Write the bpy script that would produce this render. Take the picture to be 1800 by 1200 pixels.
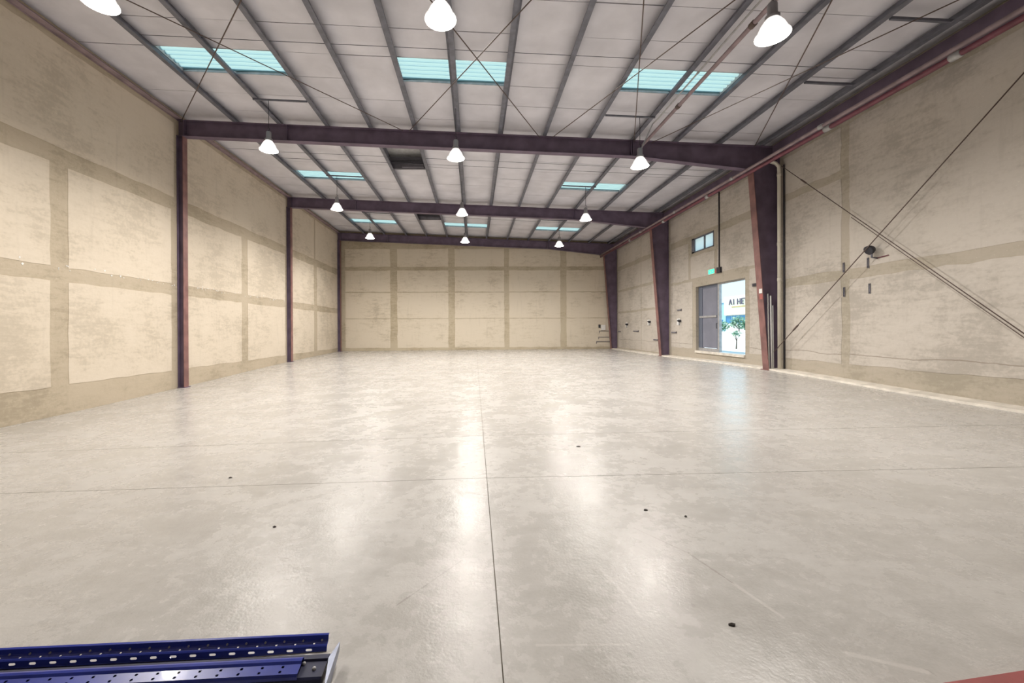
import bpy, math, random
from mathutils import Vector, Matrix, Euler
random.seed(7)
S = bpy.context.scene
for o in list(bpy.data.objects): bpy.data.objects.remove(o, do_unlink=True)
COL = S.collection

# ------------------------------------------------------------------ camera, sky, sun, exposure
cam = bpy.data.cameras.new('camera'); co = bpy.data.objects.new('camera', cam); COL.objects.link(co)
cam.sensor_width = 36; cam.sensor_fit = 'HORIZONTAL'
cam.lens = 720.21/1800*36
cam.shift_x = 55.71/1800; cam.shift_y = -19.39/1800
cam.clip_start = .05; cam.clip_end = 600
rt = Vector((0.9998967, -0.0137115, -0.0043)); fw = Vector((0.0136995, 0.9999022, -0.0028)); up = Vector((0.0043379, 0.0027408, 0.9999868))
m = Matrix((rt, up, -fw)).transposed().to_4x4(); m.translation = (0, 0, 1.55)
co.matrix_world = m
S.camera = co

S.view_settings.view_transform = 'Standard'; S.view_settings.look = 'None'
S.view_settings.gamma = 1; S.view_settings.use_curve_mapping = False
S.view_settings.exposure = 1.22
LAMP_W = 310.0
SKY = 1.9; SUN = 2.8

w = bpy.data.worlds.new('world'); S.world = w; w.use_nodes = True
wn = w.node_tree.nodes; wl = w.node_tree.links
bg = wn['Background']
tc = wn.new('ShaderNodeTexCoord'); sx = wn.new('ShaderNodeSeparateXYZ'); rp = wn.new('ShaderNodeValToRGB')
wl.new(tc.outputs['Generated'], sx.inputs[0]); wl.new(sx.outputs[2], rp.inputs[0]); wl.new(rp.outputs[0], bg.inputs[0])
rp.color_ramp.elements[0].position = 0; rp.color_ramp.elements[0].color = (.21, .31, .34, 1)
rp.color_ramp.elements[1].position = .7; rp.color_ramp.elements[1].color = (.17, .31, .45, 1)
bg.inputs[1].default_value = SKY
sun = bpy.data.lights.new('sun', 'SUN'); so = bpy.data.objects.new('sun', sun); COL.objects.link(so)
sun.energy = SUN; sun.angle = .01; sun.color = (1, .95, .88)
so.rotation_euler = Vector((.28, -.62, -.74)).to_track_quat('-Z', 'Y').to_euler()

# ------------------------------------------------------------------ building measures
XL, XR = -9.171, 9.627
YF = [12.86, 20.24, 27.62]; YB = 27.9; Y0 = -4.5
ZL, ZR = 8.051, 7.2505
KR = (ZR-ZL)/(XR-XL)
def roof(x): return ZL + KR*(x-XL)              # top of the rafters
PUR = [-8.82, -7.42, -6.067, -4.588, -3.244, -1.861, -.526, .865, 2.26, 3.66, 5.046, 6.40, 7.777, 9.104]
PH = .2                                          # purlin height; roof sheets sit above
FX = [XL, .12, XR]
FY = [-4.5, 2, 7.55, 12.86, 20.24, 27.9]
FZ = [[-.10, -.15, -.31, -.22, -.01, .107], [0, 0, -.02, -.01, .06, .15], [.05, .10, .11, .24, .19, .18]]
def herm(ys, vs, y):
    y = min(max(y, ys[0]), ys[-1]); n = len(ys)
    i = max(j for j in range(n-1) if ys[j] <= y)
    h = ys[i+1]-ys[i]; t = (y-ys[i])/h
    def sl(j):
        if j == 0: return (vs[1]-vs[0])/(ys[1]-ys[0])
        if j == n-1: return (vs[-1]-vs[-2])/(ys[-1]-ys[-2])
        return (vs[j+1]-vs[j-1])/(ys[j+1]-ys[j-1])
    a, b = sl(i)*h, sl(i+1)*h
    return (2*t**3-3*t*t+1)*vs[i] + (t**3-2*t*t+t)*a + (-2*t**3+3*t*t)*vs[i+1] + (t**3-t*t)*b
def fz(x, y):                                    # the slab is laid to falls: height of the floor
    r = [herm(FY, f, y) for f in FZ]
    if x < FX[1]: t = (x-FX[0])/(FX[1]-FX[0]); return r[0]+(r[1]-r[0])*max(t, 0)
    t = (x-FX[1])/(FX[2]-FX[1]); return r[1]+(r[2]-r[1])*min(t, 1)

# ------------------------------------------------------------------ materials
def mat(name, col=(.5, .5, .5), rough=.6, metal=0, spec=.5, var=0, scale=3, bump=0, bscale=40, emit=None, estr=0, coat=0, dark=None):
    M = bpy.data.materials.new(name); M.use_nodes = True; nt = M.node_tree; N = nt.nodes; L = nt.links
    b = N['Principled BSDF']; b.inputs['Roughness'].default_value = rough; b.inputs['Metallic'].default_value = metal
    b.inputs['Specular IOR Level'].default_value = spec; b.inputs['Coat Weight'].default_value = coat
    b.inputs['Base Color'].default_value = (*col, 1)
    if var or bump:
        t = N.new('ShaderNodeTexCoord')
    if var:
        n = N.new('ShaderNodeTexNoise'); n.inputs['Scale'].default_value = scale; n.inputs['Detail'].default_value = 6
        L.new(t.outputs['Object'], n.inputs['Vector'])
        r = N.new('ShaderNodeValToRGB'); d = dark or tuple(c*(1-var) for c in col)
        r.color_ramp.elements[0].position = .35; r.color_ramp.elements[0].color = (*d, 1)
        r.color_ramp.elements[1].position = .65; r.color_ramp.elements[1].color = (*[min(1, c*(1+var*.35)) for c in col], 1)
        L.new(n.outputs[0], r.inputs[0]); L.new(r.outputs[0], b.inputs['Base Color'])
    if bump:
        n2 = N.new('ShaderNodeTexNoise'); n2.inputs['Scale'].default_value = bscale; n2.inputs['Detail'].default_value = 4
        L.new(t.outputs['Object'], n2.inputs['Vector'])
        bp = N.new('ShaderNodeBump'); bp.inputs['Strength'].default_value = bump; bp.inputs['Distance'].default_value = .01
        L.new(n2.outputs[0], bp.inputs['Height']); L.new(bp.outputs[0], b.inputs['Normal'])
    if emit:
        b.inputs['Emission Color'].default_value = (*emit, 1); b.inputs['Emission Strength'].default_value = estr
    return M

class G:                                         # small node-writing helper
    def __init__(s, M): s.nt = M.node_tree; s.N = s.nt.nodes; s.L = s.nt.links
    def put(s, k, v):
        if isinstance(v, bpy.types.NodeSocket): s.L.new(v, k)
        elif v is not None: k.default_value = v
    def math(s, op, a, b=None, c=None, clamp=False):
        n = s.N.new('ShaderNodeMath'); n.operation = op; n.use_clamp = clamp
        for i, v in enumerate((a, b, c)): s.put(n.inputs[i], v)
        return n.outputs[0]
    def noise(s, vec, scale, detail=5, rough=.55, dist=0):
        n = s.N.new('ShaderNodeTexNoise'); s.put(n.inputs['Vector'], vec); n.inputs['Scale'].default_value = scale
        n.inputs['Detail'].default_value = detail; n.inputs['Roughness'].default_value = rough; n.inputs['Distortion'].default_value = dist
        return n.outputs[0]
    def mapping(s, vec, scale):
        n = s.N.new('ShaderNodeMapping'); s.put(n.inputs['Vector'], vec); n.inputs['Scale'].default_value = scale; return n.outputs[0]
    def ramp(s, f, stops):
        n = s.N.new('ShaderNodeValToRGB'); e = n.color_ramp.elements
        while len(e) < len(stops): e.new(.5)
        for q, (p, c) in zip(e, stops): q.position = p; q.color = (*c, 1) if len(c) == 3 else c
        s.put(n.inputs[0], f); return n.outputs[0]
    def fr(s, f, a, b):                          # smooth step a..b -> 0..1
        n = s.N.new('ShaderNodeMapRange'); n.interpolation_type = 'SMOOTHSTEP'; s.put(n.inputs[0], f)
        n.inputs[1].default_value = a; n.inputs[2].default_value = b; return n.outputs[0]
    def mix(s, f, a, b, mode='MIX'):
        n = s.N.new('ShaderNodeMix'); n.data_type = 'RGBA'; n.blend_type = mode
        s.put(n.inputs[0], f); s.put(n.inputs[6], a if not isinstance(a, tuple) else (*a, 1)); s.put(n.inputs[7], b if not isinstance(b, tuple) else (*b, 1))
        return n.outputs[2]
    def xyz(s):
        t = s.N.new('ShaderNodeTexCoord'); q = s.N.new('ShaderNodeSeparateXYZ'); s.L.new(t.outputs['Object'], q.inputs[0])
        return t.outputs['Object'], q.outputs
    def bump(s, h, strength, dist=.01):
        n = s.N.new('ShaderNodeBump'); n.inputs['Strength'].default_value = strength; n.inputs['Distance'].default_value = dist
        s.put(n.inputs['Height'], h); return n.outputs[0]

def new_mat(name):
    M = bpy.data.materials.new(name); M.use_nodes = True
    return M, G(M), M.node_tree.nodes['Principled BSDF']

def concrete_wall(name, light, dark, streak=1.0, crack=None):
    M, g, b = new_mat(name); v, c = g.xyz()
    n1 = g.noise(v, .7, 6); n2 = g.noise(g.mapping(v, (2.2, 2.2, 9)), 1.0, 6, .65, .4); n3 = g.noise(v, 14, 4)
    f = g.math('ADD', g.math('MULTIPLY', n1, .5), g.math('ADD', g.math('MULTIPLY', n2, .35*streak), g.math('MULTIPLY', n3, .2)))
    colr = g.ramp(g.fr(f, .41, .62), [(0, tuple(x*.93 for x in dark)), (.5, tuple((x+y)*.51 for x, y in zip(light, dark))), (1, light)])
    n4 = g.noise(g.mapping(v, (5, 5, .6)), 1.3, 4)         # downward runs
    colr = g.mix(g.math('MULTIPLY', g.fr(n4, .56, .74), .16), colr, tuple(x*.72 for x in dark))
    n5 = g.noise(v, 38, 2)
    colr = g.mix(g.math('MULTIPLY', g.fr(n5, .70, .74), .5), colr, (.75, .7, .62))
    if crack:                                             # a crack line: z about crack, wandering
        z = g.math('ADD', c[2], g.math('MULTIPLY', g.math('SUBTRACT', g.noise(g.mapping(v, (0, .7, 0)), 1, 5), .5), .25))
        dd = g.math('ABSOLUTE', g.math('SUBTRACT', z, crack))
        colr = g.mix(g.math('MULTIPLY', g.math('SUBTRACT', 1, g.fr(dd, .004, .018)), .55), colr, (.2, .16, .12))
    g.L.new(colr, b.inputs['Base Color']); b.inputs['Roughness'].default_value = .85; b.inputs['Specular IOR Level'].default_value = .25
    g.L.new(g.bump(g.math('ADD', n3, g.math('MULTIPLY', n2, 1.5)), .25, .012), b.inputs['Normal'])
    return M

M_LBAND = concrete_wall('band_concrete_left', (.52, .445, .34), (.43, .365, .27))
M_LPAN = concrete_wall('plaster_left', (.69, .61, .50), (.60, .525, .42))
M_BBAND = concrete_wall('band_concrete_back', (.55, .48, .36), (.46, .39, .28))
M_BPAN = concrete_wall('plaster_back', (.70, .625, .51), (.57, .50, .39), 1.4)
M_RBAND = concrete_wall('band_concrete_right', (.46, .41, .34), (.39, .35, .28))
M_RPAN = concrete_wall('plaster_right', (.575, .53, .475), (.46, .42, .37), 1.0, .86)
M_KERB = mat('kerb_concrete', (.74, .69, .61), .8, var=.2, scale=4, bump=.2)

def floor_material():
    M, g, b = new_mat('power_floated_concrete'); v, c = g.xyz()
    big = g.noise(v, .35, 5); mid = g.noise(v, 1.6, 7, .62, .5); fine = g.noise(v, 9, 6, .65); grit = g.noise(v, 60, 3)
    strk = g.noise(g.mapping(v, (.8, 3.2, 1)), 1.2, 6, .6, .8)
    f = g.math('ADD', g.math('ADD', g.math('MULTIPLY', big, .25), g.math('MULTIPLY', mid, .25)), g.math('ADD', g.math('MULTIPLY', fine, .2), g.math('ADD', g.math('MULTIPLY', strk, .2), g.math('MULTIPLY', grit, .1))))
    colr = g.ramp(g.fr(f, .38, .62), [(0, (.42, .402, .375)), (.5, (.475, .457, .43)), (1, (.53, .512, .484))])
    wisp = g.noise(g.mapping(v, (.9, 2.6, 1)), 3.0, 9, .66, .35)
    colr = g.mix(g.math('MULTIPLY', g.fr(wisp, .46, .78), .12), colr, (.60, .58, .545))
    colr = g.mix(g.math('MULTIPLY', g.fr(wisp, .50, .26), .15), colr, (.30, .28, .25))
    spots = g.noise(v, 17, 3, .5, .3)
    colr = g.mix(g.math('MULTIPLY', g.fr(spots, .70, .78), .35), colr, (.26, .24, .21))
    def seg(ax, ay, bx, by, wd):                          # mask of a thin line on the floor plan
        L = math.hypot(bx-ax, by-ay); ux, uy = (bx-ax)/L, (by-ay)/L
        dx = g.math('SUBTRACT', c[0], ax); dy = g.math('SUBTRACT', c[1], ay)
        t = g.math('ADD', g.math('MULTIPLY', dx, ux), g.math('MULTIPLY', dy, uy))
        t = g.math('MINIMUM', g.math('MAXIMUM', t, 0), L)
        ex = g.math('SUBTRACT', dx, g.math('MULTIPLY', t, ux)); ey = g.math('SUBTRACT', dy, g.math('MULTIPLY', t, uy))
        d = g.math('SQRT', g.math('ADD', g.math('MULTIPLY', ex, ex), g.math('MULTIPLY', ey, ey)))
        d = g.math('ADD', d, g.math('MULTIPLY', g.math('SUBTRACT', fine, .5), .022))
        return g.math('SUBTRACT', 1, g.fr(d, wd*.4, wd))
    for a in [(1.227, 3.145, 1.456, 2.781, .008), (1.456, 2.781, 1.551, 2.437, .008), (-.45, 2.32, -.1, 2.75, .007)]:
        colr = g.mix(g.math('MULTIPLY', seg(*a), .35), colr, (.16, .13, .10))
    for a in [(.80, 2.62, .86, 2.39, .014), (.86, 2.39, .885, 2.18, .012), (1.551, 2.437, 1.63, 2.147, .016), (.3, 2.0, .75, 1.99, .01), (1.75, 1.90, 2.0, 1.79, .02)]:
        colr = g.mix(g.math('MULTIPLY', seg(*a), .28), colr, (.74, .71, .67))
    g.L.new(colr, b.inputs['Base Color'])
    ro = g.math('ADD', (.21), g.math('MULTIPLY', g.fr(g.math('ADD', g.math('MULTIPLY', mid, .6), g.math('MULTIPLY', fine, .4)), .36, .64), .12))
    g.L.new(ro, b.inputs['Roughness']); b.inputs['Specular IOR Level'].default_value = .34
    g.L.new(g.bump(g.math('ADD', g.math('MULTIPLY', fine, 1.0), g.math('MULTIPLY', grit, .45)), .30, .008), b.inputs['Normal'])
    return M
M_FLOOR = floor_material()
M_JOINT = mat('joint_dirt', (.27, .24, .20), .95, var=.3)

M_STEEL = mat('oxide_painted_steel', (.15, .11, .165), .5, var=.25, scale=2.5)
M_STEELR = mat('oxide_red_flange', (.26, .13, .12), .5, var=.3, scale=3)
M_GALV = mat('galvanised_purlin', (.165, .168, .205), .5, .15, var=.25, scale=5)
M_GALVL = mat('galvanised_bright', (.46, .46, .47), .45, .3, var=.2, scale=8)
M_ROD = mat('brown_rod', (.12, .085, .075), .6)
M_CEIL = mat('roof_lining', (.70, .69, .75), .55, 0, .3, var=.12, scale=1.3, bump=.15, bscale=6)
M_CEILD = mat('roof_void', (.05, .05, .055), .9)
M_DARK = mat('dark_metal', (.035, .035, .045), .6)
M_VENT = mat('vent_grey', (.16, .155, .18), .6, var=.2)
M_REDP = mat('sprinkler_red', (.19, .055, .08), .45, var=.25, scale=4)
M_MAUVE = mat('primer_pipe', (.33, .25, .27), .55, var=.25, scale=4)
M_WHITEP = mat('cream_pvc', (.70, .66, .57), .45, var=.1)
M_WHITE = mat('white_plastic', (.8, .8, .78), .4)
M_BLUE = mat('racking_blue', (.03, .05, .36), .3, 0, .45, var=.2, scale=8, coat=.1)
M_NAVY = mat('racking_navy', (.014, .017, .06), .5, 0, .35, var=.3, scale=8)
M_PLATE = mat('zinc_plate', (.33, .36, .45), .4, .5, var=.2, scale=20)
M_REDBEAM = mat('red_beam', (.36, .09, .085), .45, var=.2, scale=6)
M_DOORG = mat('grey_door_paint', (.22, .23, .29), .5, var=.12, scale=2)
M_DOORF = mat('grey_door_frame', (.13, .15, .20), .5)
M_GREEN = mat('exit_green', (.02, .35, .16), .4, emit=(.05, .75, .35), estr=.9)
M_RED = mat('red_plastic', (.40, .12, .11), .4)
M_STAIN = mat('rust_debris', (.06, .05, .045), .9)

def teal_blue():                                           # blue paint with a worn teal patch at one end
    M, g, b = new_mat('racking_blue_worn'); v, c = g.xyz()
    n = g.noise(v, 9, 5)
    f = g.fr(g.math('ADD', c[0], g.math('MULTIPLY', g.math('SUBTRACT', n, .5), .5)), -1.78, -1.98)
    colr = g.mix(g.math('MULTIPLY', f, .75), (.03, .05, .36), (.07, .24, .38))
    g.L.new(colr, b.inputs['Base Color']); b.inputs['Roughness'].default_value = .22; b.inputs['Coat Weight'].default_value = .3
    g.L.new(g.bump(n, .1, .004), b.inputs['Normal'])
    return M
M_BLUEW = teal_blue()

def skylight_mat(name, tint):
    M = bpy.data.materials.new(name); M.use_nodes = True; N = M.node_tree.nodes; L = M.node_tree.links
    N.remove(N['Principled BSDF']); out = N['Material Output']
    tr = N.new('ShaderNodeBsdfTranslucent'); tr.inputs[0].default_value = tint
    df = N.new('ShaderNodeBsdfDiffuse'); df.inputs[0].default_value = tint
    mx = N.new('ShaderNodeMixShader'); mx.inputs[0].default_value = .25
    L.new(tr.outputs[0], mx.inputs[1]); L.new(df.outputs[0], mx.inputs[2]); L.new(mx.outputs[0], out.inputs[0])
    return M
M_SKYL = skylight_mat('fibreglass_sheet', (.30, .40, .37, 1)); M_SKYR = skylight_mat('fibreglass_rib_lit', (1, .97, .88, 1))  # white ribs, darker valleys: shading of the corrugation put into the tint
def frosted():
    M = bpy.data.materials.new('frosted_glass'); M.use_nodes = True; N = M.node_tree.nodes; L = M.node_tree.links
    N.remove(N['Principled BSDF']); out = N['Material Output']
    tr = N.new('ShaderNodeBsdfTranslucent'); tr.inputs[0].default_value = (.85, .85, .82, 1)
    gl = N.new('ShaderNodeBsdfGlossy'); gl.inputs[0].default_value = (.8, .8, .8, 1); gl.inputs[1].default_value = .15
    mx = N.new('ShaderNodeMixShader'); mx.inputs[0].default_value = .06
    L.new(tr.outputs[0], mx.inputs[1]); L.new(gl.outputs[0], mx.inputs[2]); L.new(mx.outputs[0], out.inputs[0])
    return M
M_FROST = frosted()
M_LENS = mat('lamp_lens', (.9, .88, .8), .3, emit=(1, .95, .86), estr=14)
M_ACRYL = mat('lamp_acrylic', (.6, .6, .58), .25, emit=(1, .95, .90), estr=.45)
M_BALLAST = mat('lamp_ballast', (.30, .29, .30), .4, .4)

# ------------------------------------------------------------------ mesh helpers
class MB:
    def __init__(s): s.v = []; s.f = []; s.sm = []
    def quad(s, pts, smooth=False):
        i = len(s.v); s.v += [tuple(p) for p in pts]; s.f.append(tuple(range(i, i+len(pts)))); s.sm.append(smooth); return s
    def box(s, x0, x1, y0, y1, z0, z1):
        return s.hexa([(x0, y0, z0), (x1, y0, z0), (x1, y1, z0), (x0, y1, z0), (x0, y0, z1), (x1, y0, z1), (x1, y1, z1), (x0, y1, z1)])
    def hexa(s, p):
        i = len(s.v); s.v += [tuple(q) for q in p]
        for f in ((3, 2, 1, 0), (4, 5, 6, 7), (0, 1, 5, 4), (1, 2, 6, 5), (2, 3, 7, 6), (3, 0, 4, 7)):
            s.f.append(tuple(i+k for k in f)); s.sm.append(False)
        return s
    def tube(s, pts, r, n=8, caps=True):
        pts = [Vector(p) for p in pts]; rings = []
        prev = None
        for k, p in enumerate(pts):
            d = (pts[min(k+1, len(pts)-1)]-pts[max(k-1, 0)]).normalized()
            a = prev if prev is not None else (Vector((0, 0, 1)) if abs(d.z) < .9 else Vector((1, 0, 0)))
            u = (a - d*a.dot(d)).normalized(); vv = d.cross(u); prev = u
            rr = r[k] if isinstance(r, (list, tuple)) else r
            i = len(s.v)
            s.v += [tuple(p + u*rr*math.cos(2*math.pi*j/n) + vv*rr*math.sin(2*math.pi*j/n)) for j in range(n)]; rings.append(i)
        for a, b in zip(rings, rings[1:]):
            for j in range(n): s.f.append((a+j, a+(j+1) % n, b+(j+1) % n, b+j)); s.sm.append(True)
        if caps:
            s.f.append(tuple(reversed(range(rings[0], rings[0]+n)))); s.f.append(tuple(range(rings[-1], rings[-1]+n))); s.sm += [False, False]
        return s
    def lathe(s, prof, n=24, c=(0, 0, 0)):
        rings = []
        for r, z in prof:
            i = len(s.v); rings.append(i)
            s.v += [(c[0]+r*math.cos(2*math.pi*j/n), c[1]+r*math.sin(2*math.pi*j/n), c[2]+z) for j in range(n)]
        for a, b in zip(rings, rings[1:]):
            for j in range(n): s.f.append((a+j, a+(j+1) % n, b+(j+1) % n, b+j)); s.sm.append(True)
        return s
    def sweep(s, prof, t, p0, p1, ux, uz):
        """a thin sheet of thickness t with open profile [(a, b)] in the plane (ux, uz), extruded p0 -> p1"""
        p0, p1, ux, uz = Vector(p0), Vector(p1), Vector(ux), Vector(uz)
        out = []
        for k, (a, b) in enumerate(prof):
            pa = prof[max(k-1, 0)]; pb = prof[min(k+1, len(prof)-1)]
            dx, dz = pb[0]-pa[0], pb[1]-pa[1]; l = math.hypot(dx, dz) or 1
            out.append((a-dz/l*t, b+dx/l*t))
        ring = list(prof)+list(reversed(out)); n = len(ring); i = len(s.v)
        for p in (p0, p1): s.v += [tuple(p+ux*a+uz*b) for a, b in ring]
        for j in range(n): s.f.append((i+j, i+(j+1) % n, i+n+(j+1) % n, i+n+j)); s.sm.append(False)
        k = len(prof)
        for o in (0, n):
            for j in range(k-1): s.f.append((i+o+j, i+o+j+1, i+o+n-2-j, i+o+n-1-j)); s.sm.append(False)
        return s
    def build(s, name, material, parent=None):
        me = bpy.data.meshes.new(name); me.from_pydata(s.v, [], s.f); me.materials.append(material)
        for p, q in zip(me.polygons, s.sm): p.use_smooth = q
        import bmesh as bmm
        b = bmm.new(); b.from_mesh(me); bmm.ops.recalc_face_normals(b, faces=b.faces); b.to_mesh(me); b.free()
        o = bpy.data.objects.new(name, me); COL.objects.link(o)
        if parent: o.parent = parent
        return o
def part(name, material, parent, fn):
    mb = MB(); fn(mb); return mb.build(name, material, parent)
def thing(name, label, cat, loc=(0, 0, 0), group=None):
    o = bpy.data.objects.new(name, None); COL.objects.link(o); o.location = loc
    o.empty_display_size = .2
    o['label'] = label; o['category'] = cat
    if group: o['group'] = group
    return o
def tag(o, label, cat, group=None):
    o['label'] = label; o['category'] = cat
    if group: o['group'] = group
    return o
def struct(o, label=None):
    o['kind'] = 'structure'
    if label: o['label'] = label
    return o
def empty(name):
    o = bpy.data.objects.new(name, None); COL.objects.link(o); return o
def copy_tree(o, parent=None):
    c = o.copy(); COL.objects.link(c); c.parent = parent
    for ch in list(o.children): copy_tree(ch, c)
    return c

# ------------------------------------------------------------------ floor: slabs with sawn joints over a subfloor
floor = struct(empty('floor'), 'pale grey concrete warehouse floor with sawn joints')
YS = [Y0, 4.29, 6.04, 9.1, 12.86, 16.5, 20.24, 24.0, YB]
XS = [XL, .12, XR]
def slab(x0, x1, y0, y1):
    mb = MB(); gp = .003; x0 += gp; x1 -= gp; y0 += gp; y1 -= gp
    nx, ny = 10, max(4, int((y1-y0)*2.5)); i0 = 0
    for j in range(ny+1):
        for i in range(nx+1):
            x = x0+(x1-x0)*i/nx; y = y0+(y1-y0)*j/ny; mb.v.append((x, y, fz(x, y)))
    for j in range(ny):
        for i in range(nx):
            a = j*(nx+1)+i; mb.f.append((a, a+1, a+nx+2, a+nx+1)); mb.sm.append(True)
    for (edge) in ([(i, 0) for i in range(nx+1)], [(nx, j) for j in range(ny+1)], [(i, ny) for i in range(nx+1)], [(0, j) for j in range(ny+1)]):
        for (a, b) in zip(edge, edge[1:]):
            p, q = mb.v[a[1]*(nx+1)+a[0]], mb.v[b[1]*(nx+1)+b[0]]
            mb.quad([p, q, (q[0], q[1], q[2]-.03), (p[0], p[1], p[2]-.03)])
    o = mb.build('floor_slab', M_FLOOR, floor); o.data.materials.append(M_JOINT)
    for p in o.data.polygons:
        if not p.use_smooth: p.material_index = 1
    return o
for j in range(len(YS)-1):
    for i in range(2): slab(XS[i], XS[i+1], YS[j], YS[j+1])
def sub(mb):
    ny = 60
    for j in range(ny):
        for i in range(8):
            xa, xb = XL+(XR-XL)*i/8, XL+(XR-XL)*(i+1)/8; ya, yb = Y0+(YB-Y0)*j/ny, Y0+(YB-Y0)*(j+1)/ny
            mb.quad([(x, y, fz(x, y)-.009) for x, y in ((xa, ya), (xb, ya), (xb, yb), (xa, yb))])
part('joint_bed', M_JOINT, floor, sub)

# ------------------------------------------------------------------ walls
def field(mb, plane, at, sgn, u0, u1, v0, v1, t=.007, jit=.02, top=None):
    """one plaster field standing proud of the wall: u along the wall, v up; edges are slightly ragged"""
    n = max(5, int((u1-u0)/.35)); k = max(5, int((v1-v0)/.35)); R = random.uniform
    vt = (lambda u: v1) if top is None else top
    pts = [(u0+(u1-u0)*i/n, v0+R(-jit, jit)) for i in range(n)]
    pts += [(u1+R(-jit, jit), v0+(vt(u1)-v0)*i/k) for i in range(k)]
    pts += [(u1-(u1-u0)*i/n, vt(u1-(u1-u0)*i/n)+R(-jit, jit)*(top is None)) for i in range(n)]
    pts += [(u0+R(-jit, jit), vt(u0)-(vt(u0)-v0)*i/k) for i in range(k)]
    def P(u, v, d): return (at+sgn*d, u, v) if plane == 'x' else (u, at+sgn*d, v)
    front = [P(u, v, t) for u, v in pts]; back = [P(u, v, 0) for u, v in pts]
    mb.quad(front)
    for i in range(len(pts)):
        j = (i+1) % len(pts); mb.quad([front[i], front[j], back[j], back[i]])

wl_ = struct(part('wall_left', M_LBAND, None, lambda m: m.box(XL-.25, XL, Y0-.25, YB+.25, -.6, roof(XL)+PH+.1)), 'tall pale left wall of plaster fields and darker bands')
cols = [(-4.3, -1.85), (-1.5, 1.85), (2.2, 5.2), (5.75, 8.98), (9.38, 12.52), (13.1, 16.26), (16.70, 19.95), (20.5, 23.5), (23.98, 27.55)]
for a, b in cols:
    for lo, hi in ((.34, 2.64), (2.98, 5.22)):
        part('plaster_field', M_LPAN, wl_, lambda m: field(m, 'x', XL, 1, a, b, lo, hi))
for a, b in [(-4.3, 5.2), (5.75, 12.66), (13.0, 20.05), (20.42, 23.55), (23.75, 27.6)]:
    part('plaster_field', M_LPAN, wl_, lambda m: field(m, 'x', XL, 1, a, b, 5.62, 7.9))

def drips(m):
    for k in range(90):
        y = random.uniform(5.6, 20); z = 2.96+random.uniform(-.05, .09); a = random.uniform(.008, .03); b = random.uniform(.01, .035)
        m.quad([(XL+.009, y-a, z), (XL+.009, y, z-b), (XL+.009, y+a, z), (XL+.009, y, z+b*.6)])
        m.quad([(XL, y-a*1.2, z), (XL, y, z-b*1.2), (XL+.009, y, z-b), (XL+.009, y-a, z)])
dp = part('plaster_drips', M_WHITE, wl_, drips); dp['kind'] = 'stuff'
wb = struct(part('wall_back', M_BBAND, None, lambda m: m.box(XL-.25, XR+.25, YB, YB+.25, -.6, roof(XL)+PH+.1)), 'far end wall of yellowish plaster fields in a grid')
bx = [(-8.75, -5.72), (-5.24, -1.78), (-1.34, 2.02), (2.36, 5.86), (6.28, 9.3)]
for a, b in bx:
    for lo, hi in ((.32, 2.27), (2.32, 4.05), (4.12, 5.56), (5.82, 7.02)):
        part('plaster_field', M_BPAN, wb, lambda m: field(m, 'y', YB, -1, a, b, lo, hi))
DY0, DY1, DZ0, DZ1 = 14.45, 17.70, .58, 3.35
WY0, WY1, WZ0, WZ1 = 16.34, 18.02, 4.85, 5.48
def rw(m):
    top = roof(XR)+PH+.1; T = XR+.28
    m.box(XR, T, Y0-.25, DY0, -.6, top); m.box(XR, T, DY0, WY0, DZ1, top)
    m.box(XR, T, WY0, DY1, DZ1, WZ0); m.box(XR, T, WY0, WY1, WZ1, top)
    m.box(XR, T, DY1, WY1, -.6, WZ0); m.box(XR, T, WY1, YB+.25, -.6, top); m.box(XR, T, DY0, DY1, -.6, DZ0)
wr = struct(part('wall_right', M_RBAND, None, rw), 'right wall of greyish plaster with an open doorway')
for a, b, lo, hi in [(-4.3, 1.5, .6, 2.8), (1.8, 5.2, .6, 2.8), (-4.3, 5.2, 3.06, 6.75),
                     (5.7, 10.38, .62, 2.80), (10.62, 12.62, .62, 2.80), (5.7, 10.38, 3.06, 6.8), (10.62, 12.62, 3.06, 5.46), (10.62, 12.62, 5.68, 6.8),
                     (13.08, 14.2, .66, 3.60), (13.08, 16.1, 3.74, 5.36), (13.08, 19.95, 5.66, 6.8), (18.3, 19.95, 3.74, 5.36), (17.98, 19.95, .66, 3.62), (16.3, 18.1, 3.74, 4.70),
                     (20.45, 23.50, .3, 2.55), (20.45, 23.50, 2.68, 3.95), (20.45, 23.50, 4.1, 5.4), (20.45, 23.50, 5.66, 6.8),
                     (23.58, 27.3, .3, 2.55), (23.58, 27.3, 2.68, 3.95), (23.58, 27.3, 4.1, 5.4), (23.58, 27.3, 5.66, 6.8)]:
    part('plaster_field', M_RPAN, wr, lambda m: field(m, 'x', XR, -1, a, b, lo, hi, .006, .025))
struct(part('wall_front', M_RBAND, None, lambda m: m.box(XL-.25, XR+.25, Y0-.25, Y0, -.6, roof(XL)+PH+.1)), 'wall behind the viewpoint')
def kerb(m):
    ys = [Y0+(YB-Y0)*i/40 for i in range(41)]
    for a, b in zip(ys, ys[1:]):
        x0, x1 = XR-.42, XR
        za, zb = fz(x0, a), fz(x0, b)
        m.hexa([(x0, a, za-.02), (x1, a, za-.02), (x1, b, zb-.02), (x0, b, zb-.02), (x0+.02, a, za+.045), (x1, a, za+.06), (x1, b, zb+.06), (x0+.02, b, zb+.045)])
struct(part('trim_1', M_KERB, None, kerb), 'pale concrete kerb strip at the foot of the right wall')

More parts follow.
